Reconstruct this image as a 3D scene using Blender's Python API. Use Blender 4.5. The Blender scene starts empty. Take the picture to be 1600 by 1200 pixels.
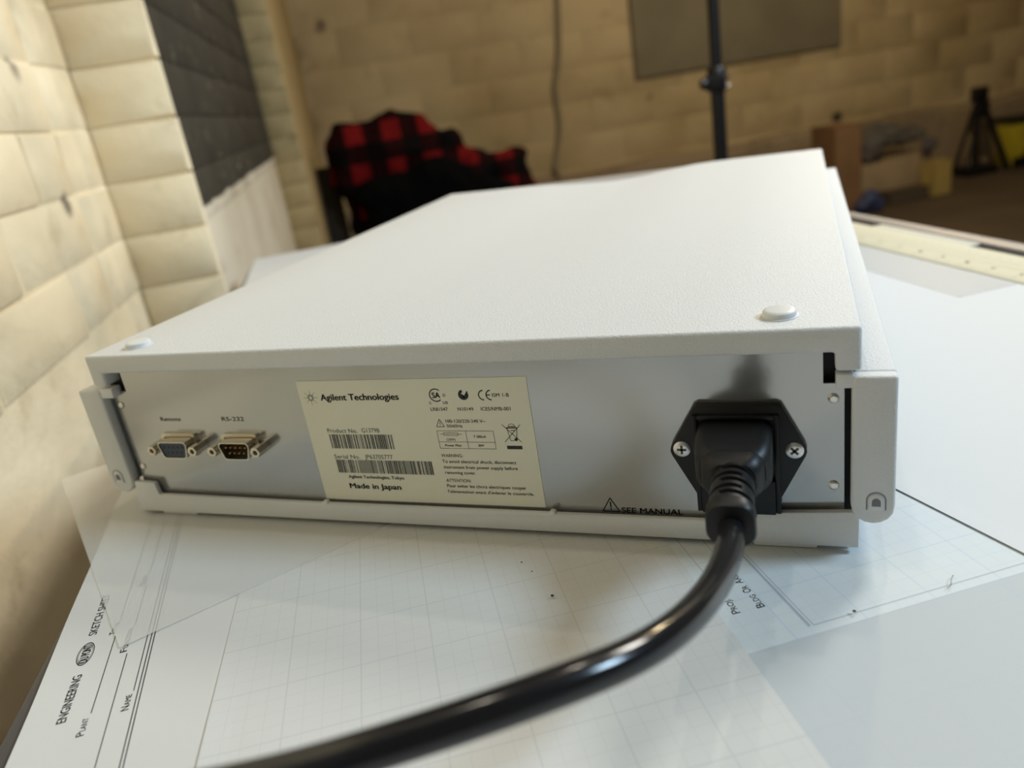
import bpy, bmesh, math, random
from mathutils import Vector, Matrix, noise as mnoise

random.seed(7)
scene = bpy.context.scene
COL = scene.collection
H = 0.85                      # table top above the floor (m)
RZ = math.radians(31.5)       # the room and table are turned against the instrument

# ------------------------------------------------------------------ camera
cam_d = bpy.data.cameras.new('camera')
cam_d.sensor_width = 36.0
cam_d.lens = 36.0 * 1210.24 / 1600.0
cam_d.clip_start = 0.005
cam_d.clip_end = 60
cam_d.dof.use_dof = True
cam_d.dof.focus_distance = 0.305
cam_d.dof.aperture_fstop = 7.6
cam = bpy.data.objects.new('camera', cam_d)
COL.objects.link(cam)
R0 = Vector((0.93577366, 0.31914239, -0.14991931))
R1 = Vector((-0.01696145, -0.38394586, -0.92319981))
R2 = Vector((-0.35219309, 0.86644891, -0.35387330))
M = Matrix(((R0.x, -R1.x, -R2.x, 0.326593),
            (R0.y, -R1.y, -R2.y, -0.263896),
            (R0.z, -R1.z, -R2.z, H + 0.177860),
            (0, 0, 0, 1)))
cam.matrix_world = M
scene.camera = cam

# ------------------------------------------------------------------ world, lights, exposure
world = bpy.data.worlds.new('world')
scene.world = world
world.use_nodes = True
world.node_tree.nodes['Background'].inputs[0].default_value = (0.8, 0.85, 1.0, 1)
world.node_tree.nodes['Background'].inputs[1].default_value = 0.05

vs = scene.view_settings
vs.view_transform = 'Standard'
vs.look = 'None'
vs.exposure = 0.25
vs.gamma = 1.0
vs.use_curve_mapping = False
scene.cycles.use_denoising = True


def lamp(name, kind, loc, energy, color, size=0.05, target=None):
    d = bpy.data.lights.new(name, kind)
    d.energy = energy
    d.color = color
    if kind == 'AREA':
        d.shape = 'DISK'
        d.size = size
    else:
        d.shadow_soft_size = size
    o = bpy.data.objects.new(name, d)
    o.location = loc
    if target is not None:
        o.rotation_euler = (Vector(target) - Vector(loc)).to_track_quat('-Z', 'Y').to_euler()
    COL.objects.link(o)
    return o


WARM = (1.0, 0.90, 0.74)
NEUTRAL = (1.0, 0.965, 0.88)
COOL = (0.57, 0.78, 0.97)
lamp('ceiling_bulb', 'POINT', (0.555, 0.89, H + 1.44), 8.0, WARM, 0.02)
lamp('ceiling_bulb', 'POINT', (0.16, 0.14, H + 1.44), 5.0, WARM, 0.03)
lamp('room_bulb', 'POINT', (0.9, 3.4, H + 1.35), 56.0, (1.0, 0.80, 0.50), 0.05)
lamp('daylight_lamp', 'AREA', (2.0, 0.36, H + 1.38), 31.0, COOL, 0.5, (0.3, 0.05, H))
lamp('wall_fill', 'AREA', (1.126, 1.511, H + 1.45), 20.0, NEUTRAL, 0.45, (0.0, 0.2, H))  # unseen fill light, added to brighten the left wall


# ------------------------------------------------------------------ materials
def new_mat(name):
    m = bpy.data.materials.new(name)
    m.use_nodes = True
    nt = m.node_tree
    return m, nt, nt.nodes['Principled BSDF']


def mat(name, color, rough=0.5, metal=0.0, bump=0.0, bscale=200.0, bdist=0.001, var=0.0, vscale=5.0, spec=None, coat=0.0):
    m, nt, b = new_mat(name)
    b.inputs['Base Color'].default_value = (*color, 1)
    b.inputs['Roughness'].default_value = rough
    b.inputs['Metallic'].default_value = metal
    if spec is not None:
        b.inputs['Specular IOR Level'].default_value = spec
    if coat:
        b.inputs['Coat Weight'].default_value = coat
        b.inputs['Coat Roughness'].default_value = 0.08
    geo = nt.nodes.new('ShaderNodeNewGeometry')
    if bump:
        n = nt.nodes.new('ShaderNodeTexNoise')
        n.inputs['Scale'].default_value = bscale
        n.inputs['Detail'].default_value = 3
        nt.links.new(geo.outputs['Position'], n.inputs['Vector'])
        bp = nt.nodes.new('ShaderNodeBump')
        bp.inputs['Strength'].default_value = bump
        bp.inputs['Distance'].default_value = bdist
        nt.links.new(n.outputs['Fac'], bp.inputs['Height'])
        nt.links.new(bp.outputs['Normal'], b.inputs['Normal'])
    if var:
        n = nt.nodes.new('ShaderNodeTexNoise')
        n.inputs['Scale'].default_value = vscale
        n.inputs['Detail'].default_value = 5
        nt.links.new(geo.outputs['Position'], n.inputs['Vector'])
        r = nt.nodes.new('ShaderNodeValToRGB')
        r.color_ramp.elements[0].position = 0.32
        r.color_ramp.elements[1].position = 0.68
        r.color_ramp.elements[0].color = (*[c * (1 - var) for c in color], 1)
        r.color_ramp.elements[1].color = (*[min(1, c * (1 + var * 0.6)) for c in color], 1)
        nt.links.new(n.outputs['Fac'], r.inputs['Fac'])
        nt.links.new(r.outputs['Color'], b.inputs['Base Color'])
    return m


def wall_mat(name, base, dirt, stain, rough=0.8, dark_above=None, scale=1.0, pits=0.35):
    """painted masonry: blotchy paint, dirty spots, small dark chips; optional second paint above a height"""
    m, nt, b = new_mat(name)
    N, L = nt.nodes, nt.links
    b.inputs['Roughness'].default_value = rough
    geo = N.new('ShaderNodeNewGeometry')

    def noise(s, d=5, r=0.55):
        n = N.new('ShaderNodeTexNoise')
        n.inputs['Scale'].default_value = s
        n.inputs['Detail'].default_value = d
        n.inputs['Roughness'].default_value = r
        L.new(geo.outputs['Position'], n.inputs['Vector'])
        return n

    def ramp(src, p0, p1):
        r = N.new('ShaderNodeMapRange')
        r.inputs['From Min'].default_value = p0
        r.inputs['From Max'].default_value = p1
        L.new(src, r.inputs['Value'])
        return r.outputs['Result']

    def mix(f, a, c):
        x = N.new('ShaderNodeMix')
        x.data_type = 'RGBA'
        for sock, v in ((x.inputs[6], a), (x.inputs[7], c)):
            if isinstance(v, tuple):
                sock.default_value = (*v, 1)
            else:
                L.new(v, sock)
        if isinstance(f, float):
            x.inputs[0].default_value = f
        else:
            L.new(f, x.inputs[0])
        return x.outputs[2]

    c = mix(ramp(noise(3.5 * scale).outputs['Fac'], 0.42, 0.7), base, dirt)
    c = mix(ramp(noise(18 * scale).outputs['Fac'], 0.6, 0.75), c, dirt)
    if dark_above is not None:
        zmin, colr = dark_above
        sep = N.new('ShaderNodeSeparateXYZ')
        L.new(geo.outputs['Position'], sep.inputs[0])
        wob = N.new('ShaderNodeMath')
        wob.operation = 'MULTIPLY_ADD'
        wob.inputs[1].default_value = 0.012
        L.new(noise(14).outputs['Fac'], wob.inputs[0])
        L.new(sep.outputs['Z'], wob.inputs[2])
        f = ramp(wob.outputs[0], zmin, zmin + 0.004)
        dk = mix(ramp(noise(5).outputs['Fac'], 0.4, 0.7), colr, tuple(v * 1.5 for v in colr))
        dk = mix(ramp(noise(26, 4, 0.7).outputs['Fac'], 0.64, 0.72), dk, (0.26, 0.22, 0.13))
        c = mix(f, c, dk)
    else:
        spots = N.new('ShaderNodeTexVoronoi')
        spots.inputs['Scale'].default_value = 9 * scale
        L.new(geo.outputs['Position'], spots.inputs['Vector'])
        f1 = ramp(spots.outputs['Distance'], 0.16, 0.06)
        gate = ramp(noise(6 * scale, 2).outputs['Fac'], 0.52, 0.6)
        mul = N.new('ShaderNodeMath')
        mul.operation = 'MULTIPLY'
        L.new(f1, mul.inputs[0])
        L.new(gate, mul.inputs[1])
        mul2 = N.new('ShaderNodeMath')
        mul2.operation = 'MULTIPLY'
        mul2.inputs[1].default_value = pits * 2
        L.new(mul.outputs[0], mul2.inputs[0])
        c = mix(mul2.outputs[0], c, stain)
    L.new(c, b.inputs['Base Color'])
    bp = N.new('ShaderNodeBump')
    bp.inputs['Strength'].default_value = 0.5
    bp.inputs['Distance'].default_value = 0.004
    L.new(noise(45 * scale, 6, 0.6).outputs['Fac'], bp.inputs['Height'])
    L.new(bp.outputs['Normal'], b.inputs['Normal'])
    return m


def paper_mat(name, color, grid=None, grid_col=(0.45, 0.5, 0.55), thru=0.0, strength=0.5, rough=0.8):
    """paper; grid = (minor, major) spacing in metres, laid out in the sheet's own coordinates; thru = see-through share"""
    m, nt, b = new_mat(name)
    N, L = nt.nodes, nt.links
    b.inputs['Roughness'].default_value = rough
    b.inputs['Base Color'].default_value = (*color, 1)
    tc = N.new('ShaderNodeTexCoord')
    if grid:
        sep = N.new('ShaderNodeSeparateXYZ')
        L.new(tc.outputs['Object'], sep.inputs[0])
        acc = None

        def mth(op, a, bb=None):
            x = N.new('ShaderNodeMath')
            x.operation = op
            for i, v in enumerate((a, bb)):
                if v is None:
                    continue
                if isinstance(v, (int, float)):
                    x.inputs[i].default_value = v
                else:
                    L.new(v, x.inputs[i])
            return x.outputs[0]
        for sp, half, s in ((grid[0], 0.00016, 0.5), (grid[1], 0.00023, 1.0)):
            for ax in ('X', 'Y'):
                p = mth('PINGPONG', sep.outputs[ax], sp / 2)
                f = mth('MULTIPLY', mth('LESS_THAN', p, half), s * strength)
                acc = f if acc is None else mth('MAXIMUM', acc, f)
        x = N.new('ShaderNodeMix')
        x.data_type = 'RGBA'
        L.new(acc, x.inputs[0])
        x.inputs[6].default_value = (*color, 1)
        x.inputs[7].default_value = (*grid_col, 1)
        L.new(x.outputs[2], b.inputs['Base Color'])
    n = N.new('ShaderNodeTexNoise')
    n.inputs['Scale'].default_value = 25
    n.inputs['Detail'].default_value = 4
    L.new(tc.outputs['Object'], n.inputs['Vector'])
    bp = N.new('ShaderNodeBump')
    bp.inputs['Strength'].default_value = 0.25
    bp.inputs['Distance'].default_value = 0.0008
    L.new(n.outputs['Fac'], bp.inputs['Height'])
    L.new(bp.outputs['Normal'], b.inputs['Normal'])
    if thru:
        tr = N.new('ShaderNodeBsdfTransparent')
        mx = N.new('ShaderNodeMixShader')
        mx.inputs[0].default_value = thru
        L.new(b.outputs[0], mx.inputs[1])
        L.new(tr.outputs[0], mx.inputs[2])
        L.new(mx.outputs[0], N['Material Output'].inputs['Surface'])
    return m


def plaid_mat(name):
    m, nt, b = new_mat(name)
    N, L = nt.nodes, nt.links
    b.inputs['Roughness'].default_value = 0.95
    b.inputs['Specular IOR Level'].default_value = 0.1
    tc = N.new('ShaderNodeTexCoord')
    sep = N.new('ShaderNodeSeparateXYZ')
    L.new(tc.outputs['Object'], sep.inputs[0])

    def band(sock, sp):
        p = N.new('ShaderNodeMath'); p.operation = 'PINGPONG'; p.inputs[1].default_value = sp
        L.new(sock, p.inputs[0])
        g = N.new('ShaderNodeMath'); g.operation = 'GREATER_THAN'; g.inputs[1].default_value = sp / 2
        L.new(p.outputs[0], g.inputs[0])
        return g.outputs[0]
    a = N.new('ShaderNodeMath'); a.operation = 'ADD'
    L.new(band(sep.outputs['X'], 0.07), a.inputs[0])
    L.new(band(sep.outputs['Z'], 0.07), a.inputs[1])
    r = N.new('ShaderNodeValToRGB')
    r.color_ramp.interpolation = 'CONSTANT'
    e = r.color_ramp.elements
    e[0].position = 0; e[0].color = (0.004, 0.003, 0.003, 1)
    e[1].position = 0.25; e[1].color = (0.016, 0.002, 0.002, 1)
    x = e.new(0.75); x.color = (0.15, 0.006, 0.006, 1)
    h = N.new('ShaderNodeMath'); h.operation = 'MULTIPLY'; h.inputs[1].default_value = 0.5
    L.new(a.outputs[0], h.inputs[0])
    L.new(h.outputs[0], r.inputs['Fac'])
    L.new(r.outputs['Color'], b.inputs['Base Color'])
    return m


MT = {
    'plastic': mat('white_textured_plastic', (0.68, 0.685, 0.68), 0.56, bump=0.8, bscale=1300, spec=0.35, bdist=0.0004),
    'plastic_smooth': mat('white_smooth_plastic', (0.68, 0.685, 0.68), 0.38),
    'foot': mat('pale_foot_rubber', (0.70, 0.70, 0.69), 0.6),
    'panel': mat('satin_grey_metal', (0.44, 0.44, 0.43), 0.16, metal=0.8, bump=0.05, bscale=300, bdist=0.0003),
    'black_inside': mat('black_cavity', (0.006, 0.006, 0.007), 0.6),  # black for the pin insert, and for the shade inside housing and sockets
    'nameplate': mat('cream_nameplate', (0.74, 0.72, 0.585), 0.6),
    'ink': mat('black_ink', (0.012, 0.012, 0.015), 0.6),
    'ink_grey': mat('grey_ink', (0.12, 0.12, 0.13), 0.6),
    'ink_faint': mat('faint_grey_ink', (0.40, 0.43, 0.47), 0.7),
    'nickel': mat('nickel_metal', (0.62, 0.57, 0.48), 0.28, metal=1.0),
    'steel': mat('bright_steel', (0.75, 0.73, 0.70), 0.3, metal=0.9),
    'shaded_steel': mat('recess_shade_steel', (0.08, 0.075, 0.065), 0.4, metal=0.6),  # steel of bores and screw crosses, their shade put into the colour
    'blue_insert': mat('dark_blue_connector_plastic', (0.02, 0.035, 0.065), 0.45),
    'gold': mat('gold_pin', (0.75, 0.48, 0.16), 0.3, metal=1.0),
    'black_plastic': mat('black_plastic', (0.006, 0.0065, 0.0075), 0.45, spec=0.35, bump=0.1, bscale=900, bdist=0.0003),
    'cord': mat('black_glossy_cord', (0.010, 0.010, 0.011), 0.16, bump=0.06, bscale=250, bdist=0.0004),
    'button_shade': mat('grey_recess_shade', (0.16, 0.16, 0.18), 0.5),
    'sheet': paper_mat('white_sketch_paper', (0.62, 0.62, 0.605), (0.00635, 0.0254), strength=0.0),
    'sheet_grid': paper_mat('white_grid_paper', (0.62, 0.62, 0.605), (0.00635, 0.0254), (0.46, 0.475, 0.48), strength=0.55),
    'sheet_blue': paper_mat('white_blue_grid_paper', (0.64, 0.68, 0.69), (0.00635, 0.0254), (0.45, 0.54, 0.66), strength=0.5),
    'sheet_vellum_grid': paper_mat('grey_grid_vellum', (0.51, 0.54, 0.555), (0.00635, 0.0254), strength=0.25),
    'sheet_plain': paper_mat('plain_white_paper', (0.64, 0.65, 0.65)),
    'vellum': paper_mat('translucent_vellum', (0.80, 0.80, 0.78), thru=0.48, rough=0.45),
    'vellum2': paper_mat('translucent_vellum_thin', (0.56, 0.57, 0.57), thru=0.5, rough=0.5),
    'table': mat('pale_table_top', (0.62, 0.63, 0.63), 0.5, bump=0.05),
    'table_black': mat('black_table_groove', (0.015, 0.012, 0.01), 0.5),
    'table_metal': mat('brushed_table_trim', (0.26, 0.24, 0.23), 0.5, metal=0.3),
    'trim_dark': mat('dark_table_edge', (0.05, 0.045, 0.05), 0.35),
    'frame': mat('grey_steel_frame', (0.15, 0.15, 0.16), 0.5, metal=0.5),
    'ruler': mat('cream_ruler_plastic', (0.62, 0.58, 0.43), 0.65, spec=0.25),
    'ruler_ink': mat('brown_ruler_marks', (0.28, 0.25, 0.17), 0.6),
    'clear_scale': mat('whitish_scale_plastic', (0.66, 0.64, 0.55), 0.65, spec=0.2),
    'brick': wall_mat('cream_painted_brick', (0.90, 0.775, 0.545), (0.64, 0.525, 0.335), (0.20, 0.16, 0.12), pits=0.6),
    'brick_far': wall_mat('far_painted_brick', (0.70, 0.63, 0.50), (0.55, 0.47, 0.34), (0.12, 0.10, 0.09), dark_above=(H + 0.096, (0.028, 0.0235, 0.015))),
    'block': wall_mat('dim_painted_block', (0.62, 0.50, 0.30), (0.46, 0.35, 0.18), (0.05, 0.042, 0.03), scale=0.35, pits=0.8),
    'brick_shaded': wall_mat('shaded_brown_brick', (0.46, 0.35, 0.17), (0.34, 0.25, 0.12), (0.08, 0.06, 0.04), pits=0.5),  # cream brick of the far wall, its dimness painted in as brown
    'ledge': wall_mat('rough_foundation', (0.40, 0.31, 0.20), (0.26, 0.20, 0.13), (0.06, 0.05, 0.04), scale=0.5),
    'floor': mat('dark_brown_floor', (0.115, 0.085, 0.055), 0.75, var=0.25, vscale=2),
    'ceiling': mat('ceiling_boards', (0.16, 0.13, 0.10), 0.9),
    'dim_wall': mat('dim_unseen_wall', (0.20, 0.17, 0.13), 0.9, var=0.2, vscale=2),
    'board': mat('olive_grey_board', (0.25, 0.22, 0.15), 0.8, var=0.15, vscale=3),
    'cable_grey': mat('grey_wall_cable', (0.28, 0.23, 0.155), 0.7),
    'stand': mat('black_stand_metal', (0.012, 0.012, 0.014), 0.35, metal=0.2),
    'chrome': mat('chrome_bolt', (0.8, 0.8, 0.78), 0.2, metal=1.0),
    'plaid': plaid_mat('red_black_plaid'),
    'lining': mat('black_lining', (0.003, 0.003, 0.003), 0.95, spec=0.05),
    'chair': mat('dark_chair_wood', (0.015, 0.011, 0.008), 0.6),
    'dark_slab': mat('dark_brown_slab', (0.035, 0.026, 0.016), 0.8),
    'card_brown': mat('brown_cardboard', (0.28, 0.16, 0.08), 0.85, var=0.15, vscale=6),
    'card_tan': mat('tan_cardboard', (0.46, 0.35, 0.21), 0.85, var=0.15, vscale=5),
    'card_dark': mat('dark_cardboard', (0.10, 0.075, 0.05), 0.85),
    'tarp': mat('grey_cloth', (0.12, 0.11, 0.10), 0.85, var=0.2, vscale=6),
    'yellow': mat('yellow_plastic', (0.52, 0.44, 0.03), 0.5, var=0.15, vscale=8),
    'yellow_dull': mat('dull_yellow_card', (0.48, 0.36, 0.12), 0.7),
    'blue': mat('dark_blue_plastic', (0.05, 0.07, 0.17), 0.6),
    'speck': mat('dark_speck', (0.05, 0.045, 0.045), 0.8),
}


# ------------------------------------------------------------------ mesh helpers (all lengths in mm)
class MB:
    def __init__(self):
        self.v, self.f, self.mi = [], [], []
        self.m = 0

    def add(self, verts, faces):
        o = len(self.v)
        self.v += [tuple(p) for p in verts]
        for f in faces:
            self.f.append([i + o for i in f])
            self.mi.append(self.m)
        return self

    def box(self, x0, x1, y0, y1, z0, z1):
        return self.add([(x0, y0, z0), (x1, y0, z0), (x1, y1, z0), (x0, y1, z0), (x0, y0, z1), (x1, y0, z1), (x1, y1, z1), (x0, y1, z1)],
                        [(0, 3, 2, 1), (4, 5, 6, 7), (0, 1, 5, 4), (1, 2, 6, 5), (2, 3, 7, 6), (3, 0, 4, 7)])

    def prism(self, poly, a0, a1, axis='y'):
        """poly in the two other axes (x,z for y; x,y for z; y,z for x)"""
        n = len(poly)

        def p(q, a):
            return {'y': (q[0], a, q[1]), 'z': (q[0], q[1], a), 'x': (a, q[0], q[1])}[axis]
        vs_ = [p(q, a0) for q in poly] + [p(q, a1) for q in poly]
        fs = [tuple(range(n)), tuple(range(2 * n - 1, n - 1, -1))] + [(i, i + n, (i + 1) % n + n, (i + 1) % n) for i in range(n)]
        return self.add(vs_, fs)

    def loft(self, rings, cap=True):
        n = len(rings[0])
        vs_ = [p for r in rings for p in r]
        fs = []
        for k in range(len(rings) - 1):
            for i in range(n):
                j = (i + 1) % n
                fs.append((k * n + i, k * n + j, (k + 1) * n + j, (k + 1) * n + i))
        if cap:
            fs.append(tuple(range(n - 1, -1, -1)))
            o = (len(rings) - 1) * n
            fs.append(tuple(range(o, o + n)))
        return self.add(vs_, fs)

    def cyl(self, p0, p1, r0, r1=None, n=16):
        r1 = r0 if r1 is None else r1
        p0, p1 = Vector(p0), Vector(p1)
        d = (p1 - p0).normalized()
        u = d.orthogonal().normalized()
        w = d.cross(u)
        rings = []
        for p, r in ((p0, r0), (p1, r1)):
            rings.append([p + r * (math.cos(2 * math.pi * i / n) * u + math.sin(2 * math.pi * i / n) * w) for i in range(n)])
        return self.loft(rings)

    def lathe(self, base, axis, prof, n=24):
        """prof: list of (distance along axis, radius)"""
        base, d = Vector(base), Vector(axis).normalized()
        u = d.orthogonal().normalized()
        w = d.cross(u)
        return self.loft([[base + a * d + max(r, 0.001) * (math.cos(2 * math.pi * i / n) * u + math.sin(2 * math.pi * i / n) * w) for i in range(n)] for a, r in prof])

    def tube(self, pts, r, n=16, res=8):
        pts = [Vector(p) for p in pts]
        path = []
        for i in range(len(pts) - 1):
            a, b, c, d = pts[max(i - 1, 0)], pts[i], pts[i + 1], pts[min(i + 2, len(pts) - 1)]
            for k in range(res):
                t = k / res
                path.append(0.5 * ((2 * b) + (-a + c) * t + (2 * a - 5 * b + 4 * c - d) * t * t + (-a + 3 * b - 3 * c + d) * t ** 3))
        path.append(pts[-1])
        rings, u = [], None
        for i, p in enumerate(path):
            t = (path[min(i + 1, len(path) - 1)] - path[max(i - 1, 0)]).normalized()
            u = t.orthogonal().normalized() if u is None else (u - t * u.dot(t)).normalized()
            w = t.cross(u)
            rings.append([p + r * (math.cos(2 * math.pi * k / n) * u + math.sin(2 * math.pi * k / n) * w) for k in range(n)])
        return self.loft(rings)

    def ellipsoid(self, c, r, nu=20, nv=12):
        rings = []
        for j in range(1, nv):
            a = math.pi * j / nv
            rings.append([(c[0] + r[0] * math.sin(a) * math.cos(2 * math.pi * i / nu), c[1] + r[1] * math.sin(a) * math.sin(2 * math.pi * i / nu), c[2] - r[2] * math.cos(a)) for i in range(nu)])
        return self.loft(rings)

    def build(self, name, material, parent=None, bevel=0.0, seg=2, angle=35, smooth=True, remesh=None, recalc=True):
        me = bpy.data.meshes.new(name)
        me.from_pydata([(x * .001, y * .001, z * .001) for x, y, z in self.v], [], self.f)
        mats = material if isinstance(material, (list, tuple)) else [material]
        for k in mats:
            me.materials.append(MT[k])
        me.polygons.foreach_set('material_index', self.mi)
        bm = bmesh.new()
        bm.from_mesh(me)
        if recalc:
            bmesh.ops.recalc_face_normals(bm, faces=bm.faces)
        if bevel:
            es = [e for e in bm.edges if len(e.link_faces) == 2 and e.calc_face_angle(0) > math.radians(angle)]
            bmesh.ops.bevel(bm, geom=es, offset=bevel * .001, segments=seg, profile=0.5, affect='EDGES', clamp_overlap=True)
        bm.to_mesh(me)
        bm.free()
        if smooth:
            me.polygons.foreach_set('use_smooth', [True] * len(me.polygons))
            me.set_sharp_from_angle(angle=math.radians(40))
        o = bpy.data.objects.new(name, me)
        COL.objects.link(o)
        o.parent = parent
        if remesh:
            md = o.modifiers.new('remesh', 'REMESH')
            md.mode = 'VOXEL'
            md.voxel_size = remesh * .001
            md.use_smooth_shade = True
        return o


def tag(o, label, cat, group=None, kind=None):
    o['label'] = label
    o['category'] = cat
    if group:
        o['group'] = group
    if kind:
        o['kind'] = kind
    return o


def thing(name, label, cat, loc=(0, 0, 0), rot=0.0, group=None):
    o = bpy.data.objects.new(name, None)
    o.empty_display_size = 0.05
    COL.objects.link(o)
    o.location = loc
    o.rotation_euler = (0, 0, rot)
    return tag(o, label, cat, group)


def room(n, l, z):
    """room frame (mm: across from the left wall, along it, above the table top) -> world metres"""
    c, s = math.cos(RZ), math.sin(RZ)
    return ((n * c - l * s) * .001, (n * s + l * c) * .001, H + z * .001)


def place(o, n=0, l=0, z=0, rot=0.0):
    o.location = room(n, l, z)
    o.rotation_euler = (0, 0, RZ + rot)
    return o


def struct(o):
    o['kind'] = 'structure'
    return o


# flat print: polygons and lettering laid on a plane by a mapping (a, b) -> (x, y, z)
_txt = {}


def text_geo(s, bold):
    key = (s, bold)
    if key not in _txt:
        c = bpy.data.curves.new('lettering', 'FONT')
        c.body = s
        c.size = 1.0
        c.offset = bold
        c.resolution_u = 3
        o = bpy.data.objects.new('lettering', c)
        COL.objects.link(o)
        dg = bpy.context.evaluated_depsgraph_get()
        me = o.evaluated_get(dg).to_mesh()
        _txt[key] = ([tuple(v.co) for v in me.vertices], [tuple(p.vertices) for p in me.polygons])
        o.evaluated_get(dg).to_mesh_clear()
        bpy.data.objects.remove(o)
        bpy.data.curves.remove(c)
    return _txt[key]


CAP = 0.72    # cap height of the built-in font at size 1


class Ink(MB):
    def __init__(self, xf):
        super().__init__()
        self.xf = xf

    def poly(self, pts):
        return self.add([self.xf(*p) for p in pts], [tuple(range(len(pts)))])

    def rect(self, a0, a1, b0, b1):
        return self.poly([(a0, b0), (a1, b0), (a1, b1), (a0, b1)])

    def line(self, p, q, w):
        d = Vector((q[0] - p[0], q[1] - p[1])).normalized() * (w / 2)
        return self.poly([(p[0] - d.y, p[1] + d.x), (p[0] + d.y, p[1] - d.x), (q[0] + d.y, q[1] - d.x), (q[0] - d.y, q[1] + d.x)])

    def arc(self, cx, cy, r0, r1, a0, a1, n=20, sx=1.0):
        for i in range(n):
            t0 = math.radians(a0 + (a1 - a0) * i / n)
            t1 = math.radians(a0 + (a1 - a0) * (i + 1) / n)
            self.poly([(cx + sx * r * math.cos(t), cy + r * math.sin(t)) for r, t in ((r0, t0), (r1, t0), (r1, t1), (r0, t1))])
        return self

    def text(self, s, a0, a1, base, cap, bold=0.0):
        vs_, fs = text_geo(s, 0.0)
        lo, hi = min(v[0] for v in vs_), max(v[0] for v in vs_)
        k = (a1 - a0) / (hi - lo)
        h = cap / CAP
        w = bold * h * 1.6                                   # heavier strokes: struck over with small shifts
        for dx, dz in (((0, 0),) if bold <= 0 else ((-w, 0), (0, 0), (w, 0), (0, w * .5), (0, -w * .5))):
            self.add([self.xf(a0 + (v[0] - lo) * k + dx, base + v[1] * h + dz) for v in vs_], fs)
        return self

    def small_caps(self, s, a0, a1, base, cap, bold=0.0):
        """each word starts with a tall capital, the rest in lower capitals"""
        words = s.upper().split(' ')
        units = sum(1.25 + .85 * (len(w) - 1) for w in words) + .7 * (len(words) - 1)
        u = (a1 - a0) / units
        x = a0
        for w in words:
            self.text(w[0], x + .06 * u, x + 1.1 * u, base, cap, bold)
            x += 1.25 * u
            if len(w) > 1:
                n = .85 * (len(w) - 1) * u
                self.text(w[1:], x, x + n - .12 * u, base, cap * .74, bold)
                x += n
            x += .7 * u
        return self

    def ink(self, name, material, parent):
        return self.build(name, material, parent, smooth=False)


# ------------------------------------------------------------------ room shell
def room_box(name, m, n0, n1, l0, l1, z0, z1, parent=None):
    o = MB().box(n0, n1, l0, l1, z0, z1).build(name, m, parent, smooth=False)
    if parent is None:
        place(o)
        struct(o)
    return o


FZ, CZ = -850, 1800
struct(room_box('floor', 'floor', -400, 6200, -2400, 5000, FZ - 60, FZ))
struct(room_box('ceiling', 'ceiling', -400, 6200, -2400, 5000, CZ, CZ + 60))
wl = room_box('wall_left', 'brick', -330, -150.3, -420, 696, FZ, CZ)
room_box('wall_left_near', 'dim_wall', -330, -150, -2400, -420, FZ, CZ)  # unseen stretch, coloured dark to cut light bounced onto the instrument
wp = room_box('wall_left_recess', 'brick_far', -330, -49.5, 702, 2120, FZ, CZ)
wf = room_box('wall_left_far', 'brick_shaded', -330, 33, 2122, 4700, FZ, CZ)
wb = room_box('wall_back', 'block', -330, 6200, 4706, 4950, FZ, CZ)
room_box('wall_right', 'dim_wall', 6060, 6200, -2400, 4706, FZ, CZ)
room_box('wall_near', 'dim_wall', -330, 6060, -2400, -2250, FZ, CZ)
lg = MB()
nx = [33 + 260 * i for i in range(24)]
for i in range(len(nx) - 1):
    t0, t1 = -424 + 14 * math.sin(i * 1.7), -424 + 14 * math.sin(i * 1.7 + 1.1)
    lg.loft([[(nx[i], 4600, FZ), (nx[i], 4706, FZ), (nx[i], 4706, t0 + 20), (nx[i], 4640, t0 + 8), (nx[i], 4606, t0 - 18)],
             [(nx[i + 1], 4600, FZ), (nx[i + 1], 4706, FZ), (nx[i + 1], 4706, t1 + 20), (nx[i + 1], 4640, t1 + 8), (nx[i + 1], 4606, t1 - 18)]])
struct(place(lg.build('trim_1', 'ledge', smooth=False)))


def brick_meshes(name, L, Hh, depth, r, m, count=6, jit=1.2):
    """face looks along +x of the brick's own frame; origin at the face centre; y along, z up"""
    out = []
    for k in range(count):
        b = MB()
        q = lambda a: a + random.uniform(-jit, jit)
        hl, hh = L / 2, Hh / 2
        fr = [(q(0) * .5, q(s * (hl - r)), q(t * (hh - r))) for s, t in ((-1, -1), (0, -1), (1, -1), (1, 0), (1, 1), (0, 1), (-1, 1), (-1, 0))]
        md = [(-r * .75, q(s * hl) if s else q(0), q(t * hh) if t else q(0)) for s, t in ((-1, -1), (0, -1), (1, -1), (1, 0), (1, 1), (0, 1), (-1, 1), (-1, 0))]
        bk = [(-depth, s * hl, t * hh) for s, t in ((-1, -1), (0, -1), (1, -1), (1, 0), (1, 1), (0, 1), (-1, 1), (-1, 0))]
        b.add(fr + md + bk + [(q(0) * .6 + .5, 0, 0)],
              [(i, (i + 1) % 8, 24) for i in range(8)] + [(i + 8, (i + 1) % 8 + 8, (i + 1) % 8, i) for i in range(8)] + [(i + 16, (i + 1) % 8 + 16, (i + 1) % 8 + 8, i + 8) for i in range(8)])
        o = b.build(name, m)
        out.append(o.data)
        bpy.data.objects.remove(o)
    return out


def put_brick(name, me, parent, p, rot=0.0, sy=1.0):
    o = bpy.data.objects.new(name, me)
    COL.objects.link(o)
    o.parent = parent
    o.location = [c * .001 for c in p]
    o.rotation_euler = (random.uniform(-.006, .006), random.uniform(-.006, .006), rot)
    o.scale = (1, sy, 1)
    return o


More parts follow.
